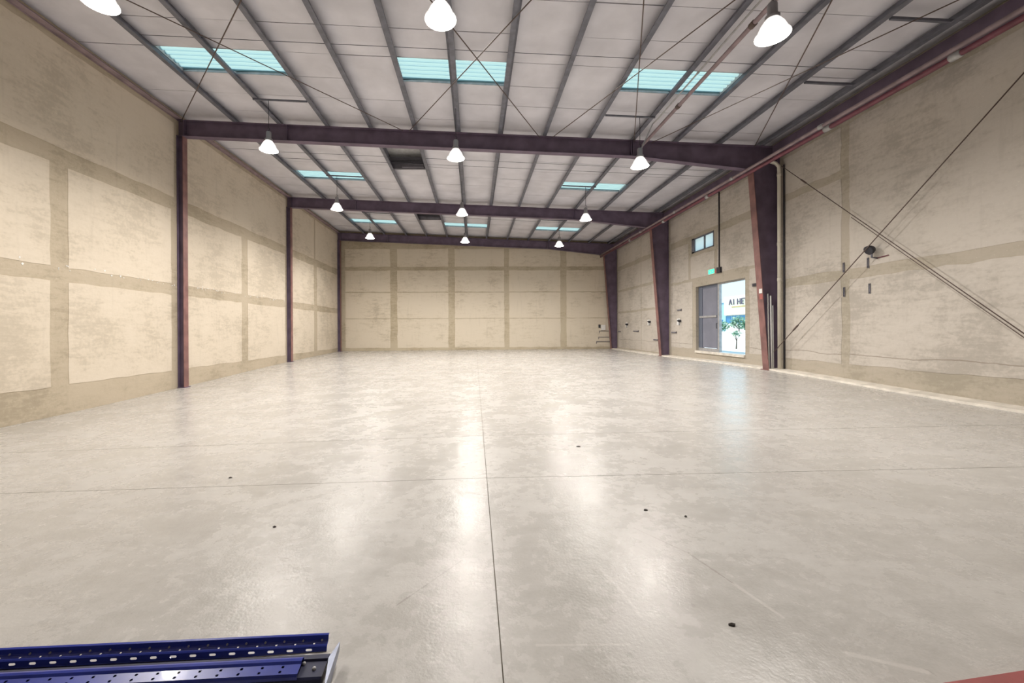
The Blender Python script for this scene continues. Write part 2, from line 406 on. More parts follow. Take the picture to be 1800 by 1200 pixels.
# ------------------------------------------------------------------ roof: lining panels between purlins, skylight and vent openings
ceiling = struct(empty('ceiling'), 'pale roof lining panels between grey steel purlins')
PITCH = .93; Y00 = 9.65
SKYS = [(9.65, (0, 1, 2)), (9.65+8*PITCH, (0, 2)), (9.65+16*PITCH, (0, 1, 2))]
SKX = [(1, 3), (5, 7), (9, 11)]                  # purlin indices a skylight spans
edges = [XL] + PUR[1:] + [XR]
VENTS = [(14.30, 16.16), (22.67, 23.6)]
def opening(x0, x1, y0, y1):
    xm, ym = (x0+x1)/2, (y0+y1)/2
    for ys, cs in SKYS:
        if ys < ym < ys+PITCH:
            for c in cs:
                if PUR[SKX[c][0]] < xm < PUR[SKX[c][1]]: return True
    for a, b in VENTS:
        if a < ym < b and PUR[4] < xm < PUR[5]: return True
    return False
def lining(mb, x0, x1, y0, y1, sag, dz=0):
    n = 4; gp = .006
    y0 += gp; y1 -= gp; T = .03
    low = [[(x0+(x1-x0)*i/n, y, roof(x0+(x1-x0)*i/n)+PH+dz-sag*math.sin(math.pi*i/n)*(1 if jj == 1 else .35)) for i in range(n+1)] for jj, y in enumerate((y0, (y0+y1)/2, y1))]
    for r0, r1 in zip(low, low[1:]):
        for i in range(n): mb.quad([r0[i], r0[i+1], r1[i+1], r1[i]])
    up = lambda p: (p[0], p[1], p[2]+T)
    for r in (low[0], low[2]):
        for i in range(n): mb.quad([r[i], r[i+1], up(r[i+1]), up(r[i])])
far = MB()
rows = [Y00+PITCH*k for k in range(-16, 21)]
for y in rows:
    y1 = min(y+PITCH, YB)
    if y >= YB: break
    for x0, x1 in zip(edges, edges[1:]):
        if opening(x0, x1, y, y1): continue
        sag = random.uniform(.004, .03); dz = random.uniform(0, .012)
        if 6.5 < y < 20.2: part('roof_panel', M_CEIL, ceiling, lambda m: lining(m, x0, x1, y, y1, sag, dz))
        else: lining(far, x0, x1, y, y1, sag, dz)
fo = far.build('roof_lining', M_CEIL, ceiling); fo['kind'] = 'stuff'
def deck(mb):                                     # outer roof sheets close the roof above, with holes at the openings
    for y in rows:
        y1 = min(y+PITCH, YB)
        if y >= YB: break
        for x0, x1 in zip(edges, edges[1:]):
            if opening(x0, x1, y, y1): continue
            mb.box(x0, x1, y, y1, roof((x0+x1)/2)+PH+.06, roof((x0+x1)/2)+PH+.09)
    # upstands round the openings so no daylight leaks past the sheets
do = part('roof_sheet', M_CEILD, ceiling, deck); do['kind'] = 'stuff'
part('eave_infill', M_CEILD, ceiling, lambda m: m.box(XL-.25, XR+.25, Y0-.25, Y0+1.0, 8.5, 8.55))

# purlins: Z sections running the whole length
ordn = ['first', 'second', 'third', 'fourth', 'fifth', 'sixth', 'seventh', 'eighth', 'ninth', 'tenth', 'eleventh', 'twelfth', 'thirteenth', 'fourteenth']
for i, x in enumerate(PUR[1:]):
    z = roof(x)
    prof = [(.11, .025), (.11, 0), (0, 0), (0, PH-.016), (-.07, PH-.016)] if x < .3 else [(-.11, .025), (-.11, 0), (0, 0), (0, PH-.016), (.07, PH-.016)]
    o = part('purlin', M_GALV, None, lambda m: m.sweep(prof, .006, (x, Y0, z), (x, YB, z), (1, 0, KR), (0, 0, 1)))
    tag(o, 'grey steel roof purlin running lengthwise, %s from the left wall' % ordn[i], 'purlin', 'roof purlins')

# skylights
sk_names = {(0, 0): 'left skylight in front of the nearest roof beam', (0, 1): 'middle skylight in front of the nearest roof beam', (0, 2): 'right skylight in front of the nearest roof beam',
            (1, 0): 'left skylight between the nearest and middle roof beams', (1, 2): 'right skylight between the nearest and middle roof beams',
            (2, 0): 'left skylight between the middle and farthest roof beams', (2, 1): 'middle skylight between the middle and farthest roof beams', (2, 2): 'right skylight between the middle and farthest roof beams'}
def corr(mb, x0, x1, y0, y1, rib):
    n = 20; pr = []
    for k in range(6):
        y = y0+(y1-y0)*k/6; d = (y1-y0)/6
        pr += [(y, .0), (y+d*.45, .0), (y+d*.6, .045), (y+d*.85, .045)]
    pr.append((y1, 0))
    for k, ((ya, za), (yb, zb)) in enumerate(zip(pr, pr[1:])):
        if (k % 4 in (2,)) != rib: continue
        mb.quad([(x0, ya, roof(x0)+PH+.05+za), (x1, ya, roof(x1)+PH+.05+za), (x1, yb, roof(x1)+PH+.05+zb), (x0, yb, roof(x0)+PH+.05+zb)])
for bi, (ys, cs) in enumerate(SKYS):
    for c in cs:
        a, b = SKX[c]; t = thing('skylight', 'pale cyan corrugated %s' % sk_names[(bi, c)], 'skylight', (PUR[a+1], ys, roof(PUR[a+1])+PH), 'roof skylights')
        off = Vector(t.location)
        for q in (a, a+1):
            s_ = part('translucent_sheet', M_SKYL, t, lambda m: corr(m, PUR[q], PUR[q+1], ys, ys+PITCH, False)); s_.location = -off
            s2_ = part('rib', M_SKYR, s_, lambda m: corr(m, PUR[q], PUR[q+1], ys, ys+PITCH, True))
        f_ = MB()
        for (x0, x1, y0, y1) in ((PUR[a], PUR[b], ys-.012, ys), (PUR[a], PUR[b], ys+PITCH, ys+PITCH+.012)):
            f_.hexa([(x0, y0, roof(x0)+PH-.004), (x1, y0, roof(x1)+PH-.004), (x1, y1, roof(x1)+PH-.004), (x0, y1, roof(x0)+PH-.004),
                     (x0, y0, roof(x0)+PH+.12), (x1, y0, roof(x1)+PH+.12), (x1, y1, roof(x1)+PH+.12), (x0, y1, roof(x0)+PH+.12)])
        for x in (PUR[a]+.006, PUR[b]-.006):
            f_.box(x-.006, x+.006, ys, ys+PITCH, roof(x)+PH-.004, roof(x)+PH+.12)
        g_ = f_.build('opening_frame', M_GALVL, t); g_.location = -off

# roof vents: dark louvred curbs
for (a, b), lb in zip(VENTS, ('dark louvred roof vent just behind the nearest roof beam', 'dark louvred roof vent just behind the middle roof beam')):
    x0, x1 = PUR[4], PUR[5]; xm = (x0+x1)/2; zt = roof(xm)+PH
    t = thing('roof_vent', lb, 'vent', (xm, (a+b)/2, zt)); off = Vector(t.location)
    def curb(m):
        m.box(x0+.02, x1-.02, a-.02, a, zt-.03, zt+.22); m.box(x0+.02, x1-.02, b, b+.02, zt-.10, zt+.22)
        m.box(x0+.02, x0+.04, a, b, zt-.03, zt+.22); m.box(x1-.04, x1-.02, a, b, zt-.03, zt+.22)
    part('curb', M_GALV, t, curb).location = -off
    part('cap', M_GALVL, t, lambda m: m.box(x0, x1, a-.05, b+.05, zt+.22, zt+.25)).location = -off
    for k in range(4):
        yy = b-.62+.13*k
        part('louvre', M_VENT, t, lambda m: m.hexa([(x0+.05, yy, zt+.0), (x1-.05, yy, zt+.0), (x1-.05, yy+.012, zt), (x0+.05, yy+.012, zt), (x0+.05, yy+.14, zt+.16), (x1-.05, yy+.14, zt+.16), (x1-.05, yy+.152, zt+.16), (x0+.05, yy+.152, zt+.16)])).location = -off
    part('shutter_box', M_VENT, t, lambda m: (m.box(x0+.06, x1-.03, b-.10, b, zt-.14, zt+.14), m.box(xm-.25, x1-.1, b-.18, b-.10, zt-.10, zt+.05))).location = -off

# ------------------------------------------------------------------ steel frames
which = ['nearest', 'middle', 'farthest']
CI_T, CI_B = 8.74, 9.22                            # inner face of the tapered columns, top and bottom
for i, Y in enumerate(YF):
    fwid = .15
    # left column
    t = thing('steel_column', 'slim red-brown steel column on the left wall, %s of three' % which[i], 'column', (XL+.1, Y, fz(XL, Y)), 'left wall columns'); off = Vector(t.location)
    zb = fz(XL+.1, Y); zt = roof(XL)-.5
    part('outer_flange', M_STEEL, t, lambda m: m.box(XL+.008, XL+.022, Y-.1, Y+.1, zb+.02, zt)).location = -off
    part('web', M_STEEL, t, lambda m: m.box(XL+.022, XL+.19, Y-.006, Y+.006, zb+.02, zt)).location = -off
    part('inner_flange', M_STEELR, t, lambda m: m.box(XL+.19, XL+.205, Y-.1, Y+.1, zb+.02, zt)).location = -off
    part('base_plate', M_STEEL, t, lambda m: m.box(XL+.008, XL+.25, Y-.13, Y+.13, zb-.01, zb+.02)).location = -off
    # rafter
    t = thing('steel_rafter', 'dark purple-brown steel roof beam spanning the hall, %s of three' % which[i], 'roof beam', (0, Y, roof(0)-.5), 'roof beams'); off = Vector(t.location)
    xs0, xh, xe = XL+.01, 4.95, XR-.04
    bot = lambda x: roof(x)-.5 if x <= xh else roof(x)-.5-(x-xh)/(CI_T-xh)*.26
    def web(m):
        q = [(xs0, bot(xs0)), (xh, bot(xh)), (CI_T, bot(CI_T)), (xe, bot(CI_T)-.03), (xe, roof(xe)), (xh, roof(xh)), (xs0, roof(xs0))]
        f = [(x, Y-.006, z) for x, z in q]; b = [(x, Y+.006, z) for x, z in q]
        m.quad(f); m.quad(b)
        for k in range(7): m.quad([f[k], f[(k+1) % 7], b[(k+1) % 7], b[k]])
    part('web', M_STEEL, t, web).location = -off
    def sl(m, x0, z0, x1, z1, th): m.hexa([(x0, Y-.11, z0-th), (x1, Y-.11, z1-th), (x1, Y+.11, z1-th), (x0, Y+.11, z0-th), (x0, Y-.11, z0), (x1, Y-.11, z1), (x1, Y+.11, z1), (x0, Y+.11, z0)])
    part('top_flange', M_STEEL, t, lambda m: sl(m, xs0, roof(xs0), xe, roof(xe), .014)).location = -off
    part('bottom_flange', M_STEEL, t, lambda m: sl(m, xs0, bot(xs0)+.014, xh, bot(xh)+.014, .014)).location = -off
    part('haunch_flange', M_STEEL, t, lambda m: sl(m, xh, bot(xh)+.014, CI_T, bot(CI_T)+.014, .014)).location = -off
    for xx in (xh-.03, xh+.012, xs0+.22, -5.8):
        part('stiffener', M_STEEL, t, lambda m: m.box(xx, xx+.018, Y-.11, Y-.006, bot(xx), roof(xx)-.014)).location = -off
    # right tapered column
    t = thing('tapered_column', 'dark tapered steel column against the right wall, %s of three' % which[i], 'column', (XR-.2, Y, fz(XR, Y)), 'tapered right wall columns'); off = Vector(t.location)
    zb = fz(9.3, Y); zt = bot(CI_T)
    xi = lambda z: CI_B+(CI_T-CI_B)*(z-zb)/(zt-zb)
    m = MB(); q = [(CI_B+.015, zb+.02), (XR-.035, zb+.02), (XR-.035, zt-.03), (CI_T+.015, zt)]
    f = [(x, Y-.006, z) for x, z in q]; b = [(x, Y+.006, z) for x, z in q]; m.quad(f); m.quad(b)
    for k in range(4): m.quad([f[k], f[(k+1) % 4], b[(k+1) % 4], b[k]])
    m.build('web', M_STEEL, t).location = -off
    hw = .13
    part('inner_flange', M_STEELR, t, lambda m: m.hexa([(CI_B, Y-hw, zb+.02), (CI_B+.015, Y-hw, zb+.02), (CI_B+.015, Y+hw, zb+.02), (CI_B, Y+hw, zb+.02), (CI_T, Y-hw, zt), (CI_T+.015, Y-hw, zt), (CI_T+.015, Y+hw, zt), (CI_T, Y+hw, zt)])).location = -off
    part('outer_flange', M_STEEL, t, lambda m: m.box(XR-.035, XR-.02, Y-.1, Y+.1, zb+.08, roof(XR)-.02)).location = -off
    part('base_plate', M_STEELR, t, lambda m: m.box(CI_B-.06, XR-.02, Y-.16, Y+.16, zb-.02, zb+.02)).location = -off
    if i == 0:
        zz = 2.72
        part('warning_sticker', M_WHITE, t, lambda m: m.box(xi(zz)-.006, xi(zz)+.0, Y-.115, Y+.02, zz-.07, zz+.07)).location = -off
        part('red_sticker', M_RED, t, lambda m: m.box(xi(zz-.18)-.006, xi(zz-.18)+.006, Y-.115, Y+.02, zz-.26, zz-.10)).location = -off

# ------------------------------------------------------------------ high-bay lamps
def make_lamp():
    t = thing('high_bay_lamp', '', 'lamp')
    part('lens', M_LENS, t, lambda m: m.lathe([(.0001, -.035), (.10, -.03), (.19, -.012), (.225, .0), (.225, .012), (.0001, .014)], 28))
    part('reflector', M_ACRYL, t, lambda m: m.lathe([(.24, -.006), (.24, .012), (.226, .016), (.21, .05), (.165, .15), (.115, .225), (.085, .26), (.08, .26), (.11, .22), (.16, .145), (.205, .045), (.222, .012)], 28))
    part('ballast', M_BALLAST, t, lambda m: m.lathe([(.0001, .25), (.095, .25), (.10, .27), (.10, .30), (.07, .32), (.07, .47), (.06, .50), (.0001, .50)], 20))
    part('hook', M_DARK, t, lambda m: m.tube([(0, 0, .49), (0, 0, .53), (.025, 0, .555), (.03, 0, .585), (0, 0, .61), (-.025, 0, .59)], .009, 6))
    part('cord', M_DARK, t, lambda m: m.tube([(0, 0, .60), (.006, 0, 1.0), (0, 0, 1.375)], .008, 6))
    return t
proto = make_lamp()
LROW = [6.28, 11.36, 16.93, 22.25]; LXC = [-5.64, -.50, 4.62]
rown = ['in the nearest row', 'before the nearest roof beam', 'before the middle roof beam', 'in the farthest row']
coln = ['left', 'middle', 'right']
lamp_light = bpy.data.lights.new('lamp_light', 'SPOT'); lamp_light.energy = LAMP_W; lamp_light.spot_size = math.radians(172); lamp_light.spot_blend = .8; lamp_light.color = (1, .945, .885); lamp_light.shadow_soft_size = .12
l = bpy.data.objects.new('lamp_light', lamp_light); COL.objects.link(l); l.parent = proto; l.location = (0, 0, -.19)
lamps = [proto]+[copy_tree(proto) for _ in range(11)]
for r, y in enumerate(LROW):
    for c, x in enumerate(LXC):
        o = lamps[r*3+c]
        o.location = (x, y, roof(x)-1.4)
        o['label'] = 'lit bell-shaped high-bay lamp, %s one %s' % (coln[c], rown[r])
        o['group'] = 'high-bay lamps'
        if c != 1:
            ya, yb = ((PUR[2]-x, PUR[3]-x) if c == 0 else (PUR[9]-x, PUR[10]-x))
            part('hanger_bar', M_GALV, o, lambda m: m.hexa([(ya, -.025, 1.36+KR*ya), (yb, -.025, 1.36+KR*yb), (yb, .025, 1.36+KR*yb), (ya, .025, 1.36+KR*ya), (ya, -.025, 1.395+KR*ya), (yb, -.025, 1.395+KR*yb), (yb, .025, 1.395+KR*yb), (ya, .025, 1.395+KR*ya)]))

# ------------------------------------------------------------------ roof bracing and sag rods
def rod(name, label, cat, p, q, r, material=M_ROD, group=None, kids=True):
    d = (Vector(q)-Vector(p)).normalized(); p, q = Vector(p), Vector(q)
    t = thing(name, label, cat, p, group)
    part('bar', material, t, lambda m: m.tube([Vector(), q-p], r, 6))
    if kids:
        mid = (q-p)*.12
        part('turnbuckle', material, t, lambda m: m.tube([mid-d*.14, mid-d*.1, mid+d*.1, mid+d*.14], [r, r*2.1, r*2.1, r], 6))
    return t
YA, YBb = 5.48, 12.74
br = [(-9.0, YA, -2.2, YBb, 'leftmost roof bracing rod, rising to the left'), (-2.2, YA, -9.0, YBb, 'leftmost roof bracing rod, ending at the left wall'),
      (2.25, YA, -2.0, YBb, 'middle roof bracing rod crossing the middle skylight toward the left'), (-1.95, YA, 2.05, YBb, 'middle roof bracing rod crossing the middle skylight toward the right'),
      (5.42, YA, 2.45, YBb, 'right-of-centre roof bracing rod leaning toward the middle'), (2.4, YA, 5.0, YBb, 'right-of-centre roof bracing rod dropping past the right skylight'),
      (5.6, YA, 8.8, YBb, 'rightmost roof bracing rod running to the right wall'), (9.2, YA, 5.55, YBb, 'rightmost roof bracing rod running away from the right wall')]
for k, (x0, y0, x1, y1, lb) in enumerate(br):
    dz = .04+.03*(k % 2)
    rod('bracing_rod', 'thin dark '+lb, 'bracing rod', (x0, y0, roof(x0)-dz), (x1, y1, roof(x1)-dz), .012, group='roof bracing rods')
for y, lb in ((9.1, 'in front of the nearest roof beam'), (15.0, 'behind the nearest roof beam'), (15.55, 'second behind the nearest roof beam'), (22.9, 'behind the middle roof beam')):
    rod('sag_rod', 'thin straight rod across the purlins, %s' % lb, 'sag rod', (PUR[1]+.1, y, roof(PUR[1])+.06), (PUR[13]-.02, y, roof(PUR[13])+.06), .007, M_GALV, group='sag rods', kids=False)
for y, lb in ((7.6, 'near'), (9.6, 'far')):
    o = part('strut', M_GALV, None, lambda m: m.hexa([(7.85, y, roof(7.85)+.02), (9.05, y, roof(9.05)+.02), (9.05, y+.05, roof(9.05)+.02), (7.85, y+.05, roof(7.85)+.02), (7.85, y, roof(7.85)+.07), (9.05, y, roof(9.05)+.07), (9.05, y+.05, roof(9.05)+.07), (7.85, y+.05, roof(7.85)+.07)]))
    tag(o, 'short grey strut between the last purlins, %s one by the right eave' % lb, 'strut')

# ------------------------------------------------------------------ eave beams and pipes
t = thing('eave_beam', 'dark purple eave channel along the top of the right wall', 'beam', (XR-.2, 12, roof(XR)-.2))
off = Vector(t.location)
for ya, yb in ((Y0+.02, YF[0]-.125), (YF[0]+.125, YF[1]-.125), (YF[1]+.125, YF[2]-.125)):
    part('web', M_STEEL, t, lambda m: m.box(XR-.27, XR-.255, ya, yb, roof(XR)-.36, roof(XR)+.0)).location = -off
    part('lower_flange', M_STEEL, t, lambda m: m.box(XR-.255, XR-.01, ya, yb, roof(XR)-.36, roof(XR)-.345)).location = -off
o = part('eave_angle', M_MAUVE, None, lambda m: (m.box(XL+.008, XL+.02, Y0, YB, roof(XL)-.02, roof(XL)+PH-.05), m.box(XL+.008, XL+.16, Y0, YB, roof(XL)+.016, roof(XL)+.03)))
tag(o, 'grey eave angle along the top of the left wall', 'eave angle')

def pipe_run(name, label, cat, pts, r, material, couplings, cmat, cname='coupling'):
    t = thing(name, label, cat, pts[0]); off = Vector(pts[0])
    part('pipe', material, t, lambda m: m.tube([Vector(p)-off for p in pts], r, 12))
    for (p, d, rr, ln) in couplings:
        p = Vector(p)-off; d = Vector(d)
        part(cname, cmat, t, lambda m: m.tube([p-d*ln, p-d*ln*.9, p+d*ln*.9, p+d*ln], [r*1.02, rr, rr, r*1.02], 12))
    return t
PX = 8.60
pipe_run('sprinkler_pipe', 'dark red sprinkler pipe along the right wall below the eave', 'pipe', [(PX, Y0+.1, 6.36), (PX, YB-.1, 6.44)], .052, M_REDP,
         [((PX, yy, 6.36+.08*(yy-Y0)/(YB-Y0)), (0, 1, 0), .07, .09) for yy in (7.2, 9.85, 15.0, 18.5, 22.5)], M_GALVL)
pipe_run('primer_pipe', 'mauve-grey pipe lying just above the red sprinkler pipe', 'pipe', [(PX-.03, Y0+.1, 6.475), (PX-.03, YB-.1, 6.55)], .048, M_MAUVE,
         [((PX-.03, yy, 6.475+.075*(yy-Y0)/(YB-Y0)), (0, 1, 0), .062, .07) for yy in (5.9, 10.0, 13.5, 17.4, 21.0)], M_GALVL)
pipe_run('roof_main', 'brown pipe under the purlins, right of the centre, running lengthwise', 'pipe', [(5.22, Y0+.1, roof(5.2)-.22), (5.22, 12.6, roof(5.2)-.22)], .045, M_MAUVE,
         [((5.22, yy, roof(5.2)-.22), (0, 1, 0), .06, .06) for yy in (7.6, 10.4)], M_ROD)
pipe_run('conduit', 'pale thin conduit beside the brown pipe under the purlins', 'conduit', [(5.07, Y0+.1, roof(5.1)-.12), (5.07, 11.26, roof(5.1)-.12), (4.98, 11.36, roof(5.1)-.2), (4.72, 11.36, roof(4.62)-.78), (4.665, 11.36, roof(4.62)-.905)], .018, M_GALVL, [((5.07, 9.2, roof(5.1)-.12), (0, 1, 0), .026, .03)], M_GALVL)
zf1 = fz(9.4, 12.5)
pipe_run('downpipe', 'cream downpipe with elbow beside the nearest tapered column', 'pipe',
         [(9.2, 12.62, 6.72), (9.36, 12.60, 6.66), (9.44, 12.58, 6.55), (9.45, 12.58, 6.4), (9.45, 12.58, zf1+.0)], .05, M_WHITEP,
         [((9.45, 12.58, zz), (0, 0, 1), .06, .05) for zz in (6.3, 4.15, 3.05)], M_WHITEP)
o = part('cable', M_DARK, None, lambda m: m.tube([(9.585, 12.56, 6.6), (9.585, 12.56, fz(9.4, 12.5)+.05)], .022, 6)); tag(o, 'dark cable running down the wall beside the cream downpipe', 'cable')
for k, (dx, dy, h) in enumerate(((0, 0, 2.35), (.09, -.04, 2.28), (.17, -.02, 1.98))):
    x = 9.27+dx*.75; y = 12.78+dy*.6; zb = fz(x, y)
    t = thing('plastic_tube', ['tallest white tube leaning in the web of the nearest tapered column', 'second white tube leaning beside the tallest by the column', 'shortest white tube leaning beside the cream downpipe'][k], 'tube', (x, y, zb+.045), 'white leaning tubes')
    part('tube', M_WHITE, t, lambda m: m.tube([(0, 0, 0), (-.02+.01*k, .03, h)], .02, 10))
    part('end_cap', M_GALVL, t, lambda m: m.tube([(-.02+.01*k, .03, h), (-.02+.01*k, .03, h+.02)], .022, 10))

# wall bracing on the right
XB = 9.365
rod('wall_brace', 'dark brace rod on the right wall climbing from the column foot', 'brace', (XB, 12.70, .80), (XB, 5.48, 7.07), .012, group='wall brace rods')
rod('wall_brace', 'dark brace rod on the right wall falling from the column head', 'brace', (XB+.08, 12.47, 6.52), (XB+.08, 5.48, .12), .011, group='wall brace rods')
rod('wall_brace', 'thin dark rod standing in for the shadow under the falling brace', 'brace', (XB+.13, 10.2, 4.33), (XB+.13, 5.48, .02), .008, group='wall brace rods', kids=False)  # thin bar added as the shadow line of the falling brace

# ------------------------------------------------------------------ fittings on the right wall
t = thing('floodlight', 'small black floodlight on an arm behind the crossing brace rods', 'floodlight', (XR, 9.68, 3.43))
part('head', M_DARK, t, lambda m: m.tube([(-.10, .0, .02), (-.11, .0, .01), (-.15, .0, -.01), (-.20, .0, -.04), (-.21, .0, -.045)], [.05, .085, .105, .115, .10], 14))
part('bracket', M_GALV, t, lambda m: m.tube([(-.14, -.02, -.09), (-.14, -.02, -.2), (-.006, -.02, -.22)], .022, 6))
part('conduit', M_REDP, t, lambda m: m.tube([(-.02, -.04, -.22), (-.02, -.30, -.20)], .014, 6))
for (y, z), lb in zip(((10.54, 3.12), (9.88, 3.13), (10.53, 2.48), (9.84, 2.50)), ('upper left of four on the right wall', 'upper right of four, under the floodlight', 'lower left of four on the right wall', 'lower right of four on the right wall')):
    t = thing('wall_channel', 'short dark vertical steel channel, '+lb, 'wall channel', (XR-.006, y, z), 'short wall channels')
    part('channel', M_VENT, t, lambda m: (m.box(-.01, 0, -.022, .022, -.125, .125), m.box(-.02, -.01, -.022, -.014, -.125, .125), m.box(-.02, -.01, .014, .022, -.125, .125)))
    for zz in (-.09, .09): part('bolt', M_DARK, t, lambda m: m.tube([(-.01, 0, zz), (-.022, 0, zz)], .010, 6))

# doorway with a fixed leaf and an open side
d1 = struct(empty('door_1'), 'open doorway in the right wall with one grey leaf closed')
LY0, LY1 = 16.28, 17.70; lx = XR+.14
part('door_leaf', M_DOORG, d1, lambda m: m.box(lx, lx+.05, LY0+.08, LY1-.12, DZ0+.16, DZ1-.10))
def lf(m):
    m.box(lx-.015, lx+.065, LY0, LY0+.09, DZ0+.04, DZ1); m.box(lx-.02, lx+.07, LY1-.28, LY1, DZ0+.04, DZ1)
    m.box(lx-.015, lx+.065, LY0+.09, LY1-.28, DZ1-.12, DZ1)
part('leaf_frame', M_DOORF, d1, lf)
part('middle_rail', M_GALVL, d1, lambda m: m.box(lx-.04, lx+.07, LY0+.09, LY1-.1, 2.0, 2.08))
part('bottom_rail', M_GALVL, d1, lambda m: m.box(lx-.03, lx+.07, LY0, LY1, DZ0+.02, DZ0+.14))
part('door_frame', M_GALVL, d1, lambda m: (m.box(XR+.1, XR+.2, LY0-.12, LY0-.01, DZ0, DZ1), m.box(XR+.1, XR+.2, DY0, LY0-.12, DZ1-.06, DZ1), m.box(XR+.1, XR+.2, DY0, DY0+.06, DZ0, DZ1-.06)))
part('threshold', M_KERB, d1, lambda m: m.box(XR-.05, XR+.3, DY0, DY1, DZ0-.08, DZ0+.015))
part('handle', M_DARK, d1, lambda m: m.tube([(lx-.02, LY0+.05, 1.55), (lx-.06, LY0+.05, 1.55), (lx-.06, LY0+.05, 1.75), (lx-.02, LY0+.05, 1.75)], .012, 6))

w1 = struct(empty('window_1'), 'small sliding window of two frosted panes high on the right wall')
def wf(m):
    x0, x1 = XR-.01, XR+.1
    for a, b, c, d in ((WY0, WY1, WZ0, WZ0+.05), (WY0, WY1, WZ1-.05, WZ1), (WY0, WY0+.05, WZ0, WZ1), (WY1-.22, WY1, WZ0, WZ1)): m.box(x0, x1, a, b, c, d)
    m.box(x0+.02, x1-.02, 17.02, 17.09, WZ0+.05, WZ1-.05)
part('window_frame', M_GALV, w1, wf)
part('pane', M_FROST, w1, lambda m: m.box(XR+.05, XR+.056, WY0+.05, 17.02, WZ0+.05, WZ1-.05))
part('pane', M_FROST, w1, lambda m: m.box(XR+.04, XR+.046, 17.09, WY1-.22, WZ0+.05, WZ1-.05))

t = thing('exit_sign', 'small green lit exit sign above the open doorway', 'exit sign', (XR, 16.43, 3.84))
part('housing', M_WHITE, t, lambda m: m.box(-.06, -.002, -.22, .22, -.10, .10))
part('lit_face', M_GREEN, t, lambda m: m.box(-.066, -.06, -.20, .20, -.085, .085))
def running(m):                                   # white running figure and arrow
    m.tube([(-.068, .05, .055), (-.068, .049, .055)], .018, 8)
    for pth in ([(.05, .035), (.03, -.01)], [(.03, -.01), (.06, -.06)], [(.03, -.01), (-.005, -.05)], [(.045, .025), (.0, .01)], [(.045, .025), (.09, .0)], [(-.05, 0), (-.15, 0)], [(-.15, 0), (-.12, .03)], [(-.15, 0), (-.12, -.03)]):
        m.tube([(-.068, a, b) for a, b in pth], .008, 5)
part('pictogram', M_WHITE, t, running)
t = thing('junction_box', 'dark junction box with red side at the end of a wall conduit', 'junction box', (XR, 15.93, 3.82))
part('box', M_DARK, t, lambda m: m.box(-.09, -.002, -.12, .10, -.10, .12))
part('red_cover', M_RED, t, lambda m: m.box(-.085, -.002, .10, .22, -.09, .06))
o = part('conduit', M_DARK, None, lambda m: m.tube([(XR-.03, 15.95, 3.93), (XR-.03, 15.95, 7.0)], .022, 8)); tag(o, 'dark vertical conduit dropping to the junction box above the doorway', 'conduit')
t = thing('door_sensor', 'small dark box on the wall between doorway and nearest column', 'sensor', (XR, 13.88, 3.03))
part('box', M_DARK, t, lambda m: m.box(-.06, -.002, -.12, .12, -.05, .05)); part('eye', M_GALV, t, lambda m: m.tube([(-.06, .06, 0), (-.07, .06, 0)], .02, 8))

# remains of services low on the right wall
for (y, z, ln), lb in zip(((19.1, 2.41, .32), (19.62, 1.36, .42), (27.1, 1.36, .35), (24.3, 1.40, .75), (21.6, .95, .5)),
        ('left of the doorway at head height', 'left of the doorway at waist height', 'behind the farthest tapered column', 'between the farthest and middle tapered columns', 'just behind the middle tapered column')):
    t = thing('wall_bracket', 'short dark horizontal steel bracket on the right wall, '+lb, 'bracket', (XR, y, z), 'wall brackets')
    part('bar', M_VENT, t, lambda m: m.box(-.05, -.002, -ln/2, ln/2, -.03, .03))
    part('plate', M_DARK, t, lambda m: m.box(-.012, -.002, -ln/2-.04, -ln/2, -.06, .06))
for (y, z), lb in zip(((25.6, 1.82), (22.3, 1.92), (19.0, 1.9)), ('beside the farthest tapered column', 'behind the middle tapered column', 'left of the doorway')):
    t = thing('pipe_stub', 'capped dark pipe stub on a white wall plate, '+lb, 'pipe stub', (XR, y, z), 'pipe stubs on the wall')
    part('wall_plate', M_WHITE, t, lambda m: m.box(-.014, -.002, .05, .36, -.18, .12))
    part('stub', M_DARK, t, lambda m: m.tube([(-.002, 0, 0), (-.12, 0, 0), (-.13, 0, -.02)], [.06, .06, .07], 10))
    part('valve', M_GALV, t, lambda m: m.tube([(-.08, 0, -.06), (-.08, 0, -.20)], .02, 8))
t = thing('socket_box', 'white socket box with a dark lever on the far end wall', 'socket box', (8.7, YB, 1.68))
part('box', M_WHITE, t, lambda m: m.box(-.08, .22, -.08, -.008, -.22, .14)); part('lever', M_DARK, t, lambda m: m.box(-.24, -.12, -.06, -.008, -.06, .16))
for z, x0, lb in ((1.40, 8.5, 'topmost'), (.98, 8.45, 'middle'), (.68, 8.3, 'lowest')):
    o = part('wall_rail', M_VENT, None, lambda m: (m.box(x0, 9.25, YB-.04, YB-.008, z-.018, z+.018), m.box(x0, x0+.03, YB-.03, YB-.008, z-.15, z-.018)))
    tag(o, 'thin horizontal rail on the end wall by the far column, %s of three' % lb, 'rail', 'end wall rails')
o = part('conduit', M_WHITE, None, lambda m: m.tube([(XR-.03, 21.35, 1.6), (XR-.03, 21.35, 2.6)], .03, 8)); tag(o, 'short white vertical conduit beside the middle tapered column', 'conduit')

